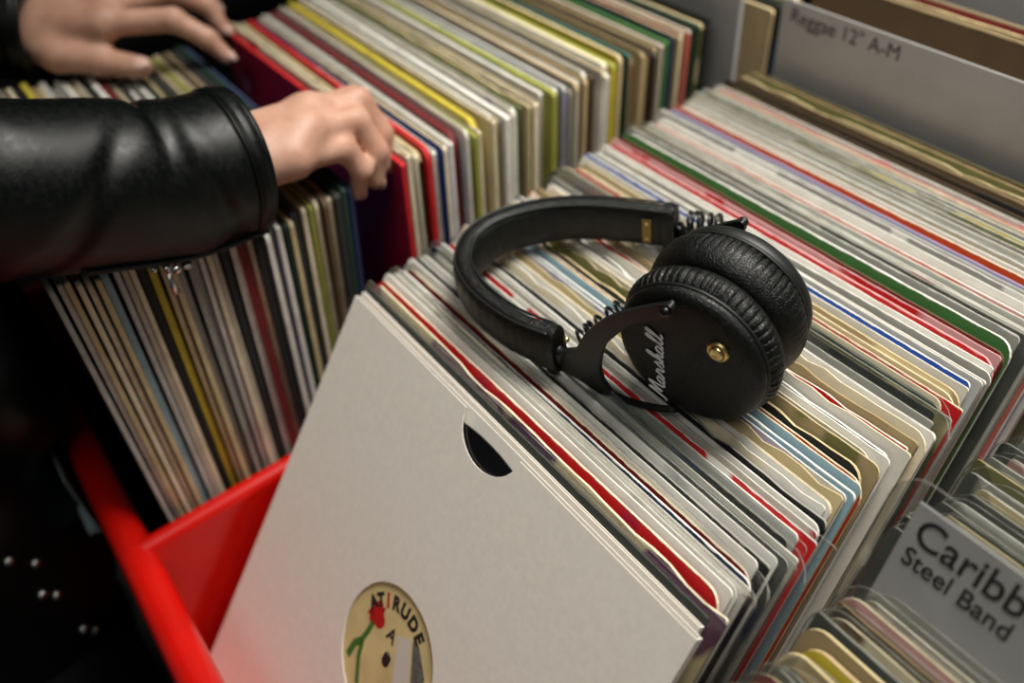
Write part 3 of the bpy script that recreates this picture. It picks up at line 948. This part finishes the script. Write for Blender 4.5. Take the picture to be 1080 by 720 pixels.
# ------------------------------------------------------------------ the person (implicit surface -> one mesh)
BIG = 1.0
class Field:
    def __init__(s, xs, ys, zs):
        s.xs, s.ys, s.zs = [np.asarray(a, np.float32) for a in (xs, ys, zs)]
        s.D = np.full((len(xs), len(ys), len(zs)), BIG, np.float32)
    def sub(s, lo, hi):
        ix = [np.searchsorted(a, l) for a, l in zip((s.xs, s.ys, s.zs), lo)]
        jx = [np.searchsorted(a, h) for a, h in zip((s.xs, s.ys, s.zs), hi)]
        sl = tuple(slice(max(0, i-1), j+1) for i, j in zip(ix, jx))
        g = np.meshgrid(s.xs[sl[0]], s.ys[sl[1]], s.zs[sl[2]], indexing='ij')
        return sl, g
def smin(a, b, k):
    if k <= 0: return np.minimum(a, b)
    h = np.clip(.5+.5*(b-a)/k, 0, 1); return b+(a-b)*h-k*h*(1-h)
def d_cap(g, a, b, ra, rb):
    a = np.array(a, np.float32); b = np.array(b, np.float32); ab = b-a; L2 = float(ab@ab)+1e-12
    p = [g[i]-a[i] for i in range(3)]
    t = np.clip((p[0]*ab[0]+p[1]*ab[1]+p[2]*ab[2])/L2, 0, 1)
    return np.sqrt((p[0]-t*ab[0])**2+(p[1]-t*ab[1])**2+(p[2]-t*ab[2])**2)-(ra+(rb-ra)*t)
def d_ell(g, c, r):
    q = np.sqrt(sum(((g[i]-c[i])/r[i])**2 for i in range(3))); return (q-1)*min(r)
def put(F, prim, k, pad=.04):
    kind = prim[0]
    if kind == 'c':
        _, a, b, ra, rb = prim; m = max(ra, rb)+pad
        lo = [min(a[i], b[i])-m for i in range(3)]; hi = [max(a[i], b[i])+m for i in range(3)]
    else:
        _, c, r = prim; lo = [c[i]-r[i]-pad for i in range(3)]; hi = [c[i]+r[i]+pad for i in range(3)]
    sl, g = F.sub(lo, hi)
    d = d_cap(g, *prim[1:]) if kind == 'c' else d_ell(g, *prim[1:])
    F.D[sl] = smin(F.D[sl], d.astype(np.float32), k)
def put_chain(F, pts, rs, k_in, k_out, pad=.03):
    """a finger: its own segments first, then blended to what is there"""
    m = max(rs)+pad; A = np.array(pts); sl, g = F.sub(A.min(0)-m, A.max(0)+m); d = None
    for i in range(len(pts)-1):
        e = d_cap(g, pts[i], pts[i+1], rs[i], rs[i+1]); d = e if d is None else smin(d, e, k_in)
    return sl, d.astype(np.float32)
def nets(F):
    D = F.D; ins = D < 0; c = np.zeros(tuple(n-1 for n in D.shape), np.uint8)
    nx, ny, nz = D.shape
    for dx in (0, 1):
        for dy in (0, 1):
            for dz in (0, 1): c += ins[dx:nx-1+dx, dy:ny-1+dy, dz:nz-1+dz]
    act = (c > 0) & (c < 8); idx = np.argwhere(act); lut = np.full(act.shape, -1, np.int64); lut[act] = np.arange(len(idx))
    acc = np.zeros((len(idx), 3)); cnt = np.zeros(len(idx)); ax = (F.xs, F.ys, F.zs)
    corners = [(i, j, k) for i in (0, 1) for j in (0, 1) for k in (0, 1)]
    for a in corners:
        for d in range(3):
            if a[d]: continue
            b = list(a); b[d] = 1
            ia = idx+np.array(a); ib = idx+np.array(b)
            da = D[ia[:, 0], ia[:, 1], ia[:, 2]].astype(float); db = D[ib[:, 0], ib[:, 1], ib[:, 2]].astype(float)
            cr = (da < 0) != (db < 0); t = np.where(cr, da/np.where(cr, da-db, 1), 0)
            pa = np.stack([ax[q][ia[:, q]] for q in range(3)], 1); pb = np.stack([ax[q][ib[:, q]] for q in range(3)], 1)
            acc += np.where(cr[:, None], pa+(pb-pa)*t[:, None], 0); cnt += cr
    V = acc/np.maximum(cnt, 1)[:, None]; Q = []
    for d in range(3):
        sa = [slice(None)]*3; sb = [slice(None)]*3; sa[d] = slice(0, -1); sb[d] = slice(1, None)
        A = ins[tuple(sa)]; B = ins[tuple(sb)]; e = np.argwhere(A != B); o1, o2 = (d+1) % 3, (d+2) % 3
        e = e[(e[:, o1] > 0) & (e[:, o2] > 0) & (e[:, o1] < D.shape[o1]-1) & (e[:, o2] < D.shape[o2]-1)]
        fl = A[e[:, 0], e[:, 1], e[:, 2]]
        def cell(s1, s2):
            q = e.copy(); q[:, o1] -= s1; q[:, o2] -= s2; return lut[q[:, 0], q[:, 1], q[:, 2]]
        quad = np.stack([cell(1, 1), cell(0, 1), cell(0, 0), cell(1, 0)], 1)
        quad[~fl] = quad[~fl][:, ::-1]; Q.append(quad)
    return V, np.concatenate(Q)
def net_obj(F, name, mat, parent=None, smooth_it=1):
    V, Q = nets(F); me = bpy.data.meshes.new(name); me.from_pydata(V.tolist(), [], Q.tolist()); me.materials.append(mat)
    me.polygons.foreach_set('use_smooth', [True]*len(Q)); me.update()
    o = bpy.data.objects.new(name, me); COL.objects.link(o)
    if parent: o.parent = parent
    return o
def axis(lo, hi, coarse, fine_lo, fine_hi, fine):
    return np.concatenate([np.arange(lo, fine_lo-coarse*.5, coarse), np.arange(fine_lo, fine_hi, fine), np.arange(fine_hi+coarse*.3, hi, coarse)])

# skeleton (metres): right arm passes over the near records, left arm reaches further in
SH = dict(RS=(-.085, -.33, .735), RE=(-.040, -.262, .43), RW=(-.070, -.040, .331), LS=(-.455, -.33, .735), LE=(-.555, -.27, .45), LW=(-.418, -.090, .336))
FLOOR = -.68
Fd = Field(axis(-.72, .10, .012, -.46, -.01, .0021), axis(-.62, .16, .012, -.125, .105, .0021), axis(FLOOR-.02, 1.12, .012, .262, .385, .0021))
# torso, neck, head, legs
put(Fd, ('e', (-.27, -.315, .60), (.155, .095, .17)), .03); put(Fd, ('e', (-.27, -.315, .36), (.135, .085, .19)), .05)
put(Fd, ('e', (-.27, -.33, .17), (.145, .095, .13)), .05)
put(Fd, ('c', (-.11, -.33, .735), (-.43, -.33, .735), .045, .045), .06)
put(Fd, ('c', (-.27, -.325, .74), (-.27, -.30, .86), .058, .054), .04)
put(Fd, ('e', (-.27, -.275, .965), (.075, .095, .115)), .02); put(Fd, ('e', (-.27, -.245, .905), (.055, .065, .06)), .03)
put(Fd, ('c', (-.27, -.185, .955), (-.27, -.168, .925), .009, .014), .012)
for sx in (-1, 1): put(Fd, ('e', (-.27+sx*.077, -.275, .95), (.010, .02, .03)), .01)
put(Fd, ('c', (-.29, -.183, .885), (-.25, -.183, .885), .006, .006), .008)
for x in (-.185, -.355):
    put(Fd, ('c', (x, -.33, .12), (x, -.335, -.26), .085, .055), .05)
    put(Fd, ('c', (x, -.335, -.26), (x, -.35, -.60), .052, .036), .02)
    put(Fd, ('c', (x, -.345, -.645), (x, -.24, -.655), .028, .020), .02)
# arms
for s_, e_, w_ in (('RS', 'RE', 'RW'), ('LS', 'LE', 'LW')):
    put(Fd, ('c', SH[s_], SH[e_], .048, .040), .03); put(Fd, ('c', SH[e_], SH[w_], .040, .0285), .01)
def hand(F, wrist, mcps, fingers, frad, thumb, trad, palm_r, carp_r):
    for i, m_ in enumerate(mcps):
        put(F, ('c', wrist[i], m_, carp_r[i], palm_r[i]), .012, .03)
    for i in range(len(mcps)-1):
        put(F, ('c', mcps[i], mcps[i+1], palm_r[i]*.9, palm_r[i+1]*.9), .008, .03)
    subs = []
    for pts, rs in zip(fingers, frad): subs.append(put_chain(F, pts, rs, .004, .006))
    subs.append(put_chain(F, thumb, trad, .006, .008))
    for n_, (sl, d) in enumerate(subs): F.D[sl] = smin(F.D[sl], d, .0035 if n_ < 4 else .010)
# right hand: knuckles up, fingers hooked down into the gap
RWp = [(-.082, -.012, .330), (-.074, -.012, .338), (-.062, -.016, .340), (-.052, -.020, .334)]
RM = [(-.094, .052, .329), (-.0715, .0480, .3385), (-.0525, .0360, .3390), (-.0410, .0200, .3330)]
RF = [[RM[0], (-.098, .088, .322), (-.090, .098, .302), (-.083, .096, .285)],
      [RM[1], (-.074, .0830, .3320), (-.066, .0900, .3080), (-.062, .0840, .2880)],
      [RM[2], (-.0580, .0715, .3290), (-.0510, .0775, .3060), (-.0500, .0710, .2870)],
      [RM[3], (-.0470, .0545, .3215), (-.0440, .0615, .3030), (-.0480, .0560, .2860)]]
SHF = np.array((-.0044, -.0181, -.005))
mv = lambda L: [tuple(np.array(p)+SHF) for p in L]
RWp = mv(RWp); RM = mv(RM); RF = [mv(f) for f in RF]
RR = [[.0105, .0092, .0080, .0066], [.0108, .0095, .0082, .0067], [.0104, .0092, .0080, .0065], [.0098, .0086, .0073, .0058]]
RT = [(-.088, .004, .322), (-.104, .036, .309), (-.098, .064, .300), (-.086, .080, .292)]
RT = mv(RT)
hand(Fd, RWp, RM, RF, RR, RT, [.0150, .0125, .0105, .0085], [.0128, .0130, .0128, .0122], [.0170, .0180, .0180, .0170])
# left hand: flat, thumb towards the camera side, index stretched onto the tops
LWp = [(-.405, -.085, .333), (-.414, -.082, .338), (-.424, -.080, .338), (-.434, -.080, .333)]
LM = [(-.346, -.024, .335), (-.364, -.013, .340), (-.388, -.008, .340), (-.410, -.010, .334)]
LF = [[LM[0], (-.312, .021, .331), (-.297, .038, .313), (-.290, .046, .296)],
      [LM[1], (-.352, .038, .337), (-.346, .060, .318), (-.338, .064, .298)],
      [LM[2], (-.390, .046, .337), (-.392, .070, .320), (-.388, .076, .299)],
      [LM[3], (-.424, .030, .332), (-.432, .050, .316), (-.433, .056, .299)]]
LR = [[.0108, .0094, .0080, .0064], [.0110, .0096, .0082, .0066], [.0106, .0092, .0080, .0064], [.0098, .0084, .0072, .0058]]
LT = [(-.392, -.078, .326), (-.362, -.066, .319), (-.338, -.040, .311), (-.315, -.017, .304)]
hand(Fd, LWp, LM, LF, LR, LT, [.0165, .0135, .0112, .0090], [.0130, .0132, .0128, .0120], [.0180, .0185, .0180, .0170])
PERSON = net_obj(Fd, 'person', M_SKIN)
sm = PERSON.modifiers.new('smooth', 'SMOOTH'); sm.factor = .5; sm.iterations = 3
tag(PERSON, 'person in a black leather jacket flipping through the left column of records', 'person')
# nails
def nail(tip, prev, up, r):
    tip, prev, up = Vector(tip), Vector(prev), Vector(up); d = (tip-prev).normalized(); up = (up-d*up.dot(d)).normalized(); s_ = d.cross(up)
    R = Matrix((s_, d, up)).transposed(); mb = MB(); mb.ball(tip+up*r*.74+d*r*.15, r, sc_=(.72, .95, .28), R=R); return mb.build('fingernail', M_NAIL, PERSON, True)
nail(LT[3], LT[2], (.35, -.25, 1), .0088)
for ch, rr_ in zip(LF, LR): nail(ch[3], ch[2], (.3, .3, 1), rr_[3])
for ch, rr_ in zip(RF, RR): nail(ch[3], ch[2], (0, 1, .1), rr_[3])
del Fd
# hair
Fh = Field(np.arange(-.40, -.14, .008), np.arange(-.42, -.12, .008), np.arange(.84, 1.12, .008))
put(Fh, ('e', (-.27, -.290, .985), (.085, .100, .112)), 0)
sl, g = Fh.sub((-1, -1, 0), (1, 1, 2)); Fh.D[sl] = np.maximum(Fh.D[sl], np.maximum(g[1]+.205, .955-g[2]-(g[1]+.33)*-.6))
net_obj(Fh, 'hair', M_HAIR, PERSON)
# jeans
Fj = Field(np.arange(-.50, -.04, .010), np.arange(-.50, -.14, .010), np.arange(-.66, .26, .010))
put(Fj, ('e', (-.27, -.33, .15), (.155, .105, .19)), 0)
for x in (-.185, -.355):
    put(Fj, ('c', (x, -.325, .10), (x, -.335, -.26), .090, .074), .03); put(Fj, ('c', (x, -.335, -.26), (x, -.35, -.63), .070, .056), .02)
net_obj(Fj, 'jeans', M_DENIM, PERSON)
for x in (-.185, -.355):
    mb = MB(); rings = []
    for (y, z, rx, rz) in ((-.40, -.655, .022, .020), (-.385, -.642, .038, .038), (-.34, -.640, .042, .040), (-.28, -.648, .045, .032), (-.22, -.656, .047, .024), (-.175, -.661, .034, .019), (-.165, -.662, .014, .012)):
        rings.append([(x+rx*math.cos(2*PI*j/20), y, max(z+rz*math.sin(2*PI*j/20), FLOOR)) for j in range(20)])
    mb.rings(rings); mb.build('shoe', M_SHOE, PERSON, True)
# leather jacket: body from a field, forearm sleeves as swept tubes with an open, turned cuff
Fk = Field(np.arange(-.70, .08, .009), np.arange(-.58, -.10, .009), np.arange(-.16, .86, .009))
put(Fk, ('e', (-.27, -.305, .60), (.180, .125, .19)), .03); put(Fk, ('e', (-.27, -.295, .34), (.175, .125, .24)), .06)
put(Fk, ('c', (-.27, -.315, .16), (-.27, -.325, .00), .10, .095), .05, .1)
put(Fk, ('e', (-.195, -.318, .05), (.110, .108, .16)), .04); put(Fk, ('e', (-.345, -.318, .05), (.110, .108, .16)), .04)
put(Fk, ('c', (-.175, -.238, .180), (-.37, -.238, .180), .058, .058), .02)
put(Fk, ('c', (-.10, -.33, .735), (-.44, -.33, .735), .062, .062), .06)
put(Fk, ('c', (-.27, -.33, .76), (-.27, -.32, .82), .085, .078), .03)
put(Fk, ('c', SH['RS'], SH['RE'], .070, .066), .03); put(Fk, ('c', SH['LS'], SH['LE'], .070, .066), .03)
JK = net_obj(Fk, 'leather_jacket', M_LEATHER, PERSON)
def sleeve(path, rad, seed, n_s=150, n_a=84):
    P = [Vector(p) for p in spline(path, n_s)]; rnd = random.Random(seed)
    folds = [(rnd.uniform(.04, .86), rnd.uniform(-2.6, 2.6), rnd.uniform(0, 2*PI), rnd.uniform(.014, .050), rnd.uniform(-.0030, .0034), rnd.uniform(.9, 2.0)) for _ in range(20)]
    rings = []; info = []
    rr_ = [float(x[0]) for x in spline([(r, 0, 0) for r in rad], n_s)]
    for i, p in enumerate(P):
        t = (P[min(i+1, n_s)]-P[max(i-1, 0)]).normalized(); up = Vector((.4988, -.4728, -.7263)); a = (up-t*up.dot(t)).normalized(); b = t.cross(a)
        s = i/n_s; ring = []
        for j in range(n_a):
            ph = 2*PI*j/n_a; dr = 0
            for s0, sl_, ph0, w, am, wa in folds:
                dph = (ph-ph0+PI) % (2*PI)-PI
                q = (s-s0-sl_*.05*dph)/w
                dr += am*math.exp(-q*q)*math.exp(-(dph/wa)**2)
            dr *= min(1, (1-s)/.10+.12)
            if s > .955: dr += .0012 if s < .985 else .0004
            if .945 < s <= .955: dr -= .0009
            ring.append(p+(a*math.cos(ph)+b*math.sin(ph))*(rr_[i]+dr))
        rings.append(ring); info.append((p, a, b, t, rr_[i]))
    # turn the cuff inward
    p, a, b, t, r = info[-1]
    for dt, k in ((.0006, .985), (0, .965), (-.004, .955), (-.03, .94), (-.06, .90)):
        rings.append([p+t*dt+(a*math.cos(2*PI*j/n_a)+b*math.sin(2*PI*j/n_a))*r*k for j in range(n_a)])
    return rings, info
Rpath = [(-.042, -.285, .440), (-.046, -.220, .412), (-.049, -.154, .380), (-.053, -.110, .360), (-.058, -.068, .341), (-.063, -.026, .3320)]
rings, infoR = sleeve(Rpath, [.058, .053, .048, .0475, .0465, .0450], 21)
mbJ = MB(); mbJ.rings(rings, cap=False)
Lpath = [(-.560, -.30, .470), (-.530, -.235, .425), (-.485, -.165, .375), (-.412, -.088, .340), (-.392, -.062, .334)]
ringsL, infoL = sleeve(Lpath, [.066, .060, .050, .045, .043], 33)
mbJ.rings(ringsL, cap=False)
tmp = mbJ.build('sleeve_tmp', M_LEATHER, None, True); fix_normals(tmp)
bm = bmesh.new(); bm.from_mesh(JK.data); bm.from_mesh(tmp.data); bm.to_mesh(JK.data); bm.free(); bpy.data.objects.remove(tmp)
JK.data.polygons.foreach_set('use_smooth', [True]*len(JK.data.polygons))
# zip along the sleeve, cuff seam, zip pull
def on_sleeve(i, ph, off):
    p, a, b, t, r = infoR[i]; return p+(a*math.cos(ph)+b*math.sin(ph))*(r+off), (a*math.cos(ph)+b*math.sin(ph)), t
mb = MB(); zp = [on_sleeve(i, -.22, .0008)[0] for i in range(78, 150, 2)]; mb.tube(zp, .0021, 8)
ZT = mb.build('zip_tape', M_LEATHER, JK, True)
mb = MB()
for i in range(156):
    u = 78+i*71/156; i0 = int(u); f = u-i0
    q0, n0, t0 = on_sleeve(i0, -.22+(.018 if i % 2 else -.018), .0027); q1, _, _ = on_sleeve(min(i0+1, 150), -.22+(.018 if i % 2 else -.018), .0027)
    mb.box(q0.lerp(q1, f), (.0007, .0007, .0007))
M_ZIP = simple('dark_zip_metal', '3a3d3c', .35, 1.0)
mb.build('zip_teeth', M_ZIP, ZT)
q, nn_, t_ = on_sleeve(109, -.16, .004)
mb = MB(); mb.box(q, (.006, .004, .004)); mb.ball(q+Vector((.004, .004, -.001)), .003); mb.tube([q+nn_*.002, q+nn_*.006+Vector((0, 0, -.004)), q+nn_*.006+Vector((0, 0, -.011))], [.0012, .0018, .0026], 8)
mb.ball(q+t_*.012, .0035, sc_=(1, 1, .6)); mb.ball(q-t_*.008, .0022)
mb.build('zip_pull', M_SILVER, ZT, True)
mb = MB(); pts = [on_sleeve(142, 2*PI*j/60, .0006)[0] for j in range(61)]; mb.tube(pts, .0006, 6, cap=False); mb.build('cuff_seam', M_LEATHER, JK, True)
# pairs of snaps down the jacket's right front edge
camp = Vector((.4772, -.1485, .6292))
SNAPS = [((-.1003, -.2748, .0988), (.875, .428, .226)), ((-.1032, -.2629, .0816), (.857, .497, .136)), ((-.0961, -.2713, .0573), (.889, .457, .025)),
         ((-.0995, -.2650, .0455), (.855, .518, -.014)), ((-.1075, -.2671, -.0102), (.777, .563, -.282)), ((-.1181, -.2632, -.0299), (.781, .552, -.292))]
for p_, n_ in SNAPS:
    n_ = Vector(n_).normalized(); R = n_.to_track_quat('Z', 'Y').to_matrix()
    mb = MB(); mb.ball(Vector(p_)+n_*.0006, .0040, sc_=(1, 1, .6), R=R); mb.build('snap', M_SILVER, JK, True)

# ------------------------------------------------------------------ shop floor and walls
def struct(name, c, d, mat):
    mb = MB(); mb.box(c, d); o = mb.build(name, mat); o['kind'] = 'structure'; return o
struct('floor', (0, .5, FLOOR-.05), (6, 6, .1), simple('shop_floor', '1c1a18', .6, nscale=6, var=.3))
struct('wall_back', (0, 3.45, .70), (6, .1, 2.8), simple('shop_wall', '3a3835', .8, nscale=5, var=.15))
struct('wall_left', (-2.95, .5, .70), (.1, 5.8, 2.8), bpy.data.materials['shop_wall'])

# ------------------------------------------------------------------ camera
cam = bpy.data.cameras.new('camera'); co = bpy.data.objects.new('camera', cam); COL.objects.link(co)
r = Vector((.5692, .8107, -.1369)); dn = Vector((.4988, -.4728, -.7263)); fw = Vector((-.6536, .3451, -.6736))
fw.normalize(); r = (r-fw*r.dot(fw)).normalized(); dn = fw.cross(r)
m3 = Matrix((r, -dn, -fw)).transposed()
co.matrix_world = Matrix.Translation(camp) @ m3.to_4x4()
cam.sensor_width = 36; cam.lens = 36*1022/1080; cam.clip_start = .02
cam.dof.use_dof = True; cam.dof.focus_distance = .485; cam.dof.aperture_fstop = 3.6
sc.camera = co

# ------------------------------------------------------------------ light: added falloff spot and a shop ceiling panel
def area(name, loc, target, sx, sy, power, col):
    l = bpy.data.lights.new(name, 'AREA'); l.shape = 'RECTANGLE'; l.size = sx; l.size_y = sy; l.energy = power; l.color = col
    o = bpy.data.objects.new(name, l); COL.objects.link(o); o.location = loc
    o.rotation_euler = (Vector(target)-Vector(loc)).to_track_quat('-Z', 'Y').to_euler(); return o
def spot(name, loc, target, power, half, blend, radius, col):
    l = bpy.data.lights.new(name, 'SPOT'); l.energy = power; l.spot_size = math.radians(2*half); l.spot_blend = blend; l.shadow_soft_size = radius; l.color = col
    o = bpy.data.objects.new(name, l); COL.objects.link(o); o.location = loc
    o.rotation_euler = (Vector(target)-Vector(loc)).to_track_quat('-Z', 'Y').to_euler(); return o
spot('added_falloff_spot', (.34, .74, 1.75), (.17, .28, .25), 235, 27, 1, .42, (1, .965, .90))  # unseen spot, added so its soft cone dims the light towards the edges
area('ceiling_panel_light', (.75, -.75, 1.95), (.15, .0, .2), 1.1, .7, 5.4, (1, .97, .92))
w = bpy.data.worlds.new('world'); sc.world = w; w.use_nodes = True
w.node_tree.nodes['Background'].inputs[0].default_value = (.75, .9, .85, 1); w.node_tree.nodes['Background'].inputs[1].default_value = .05
sc.cycles.transparent_max_bounces = 32
sc.view_settings.view_transform = 'Standard'; sc.view_settings.look = 'None'; sc.view_settings.gamma = 1
sc.view_settings.use_curve_mapping = False; sc.view_settings.exposure = 0.12
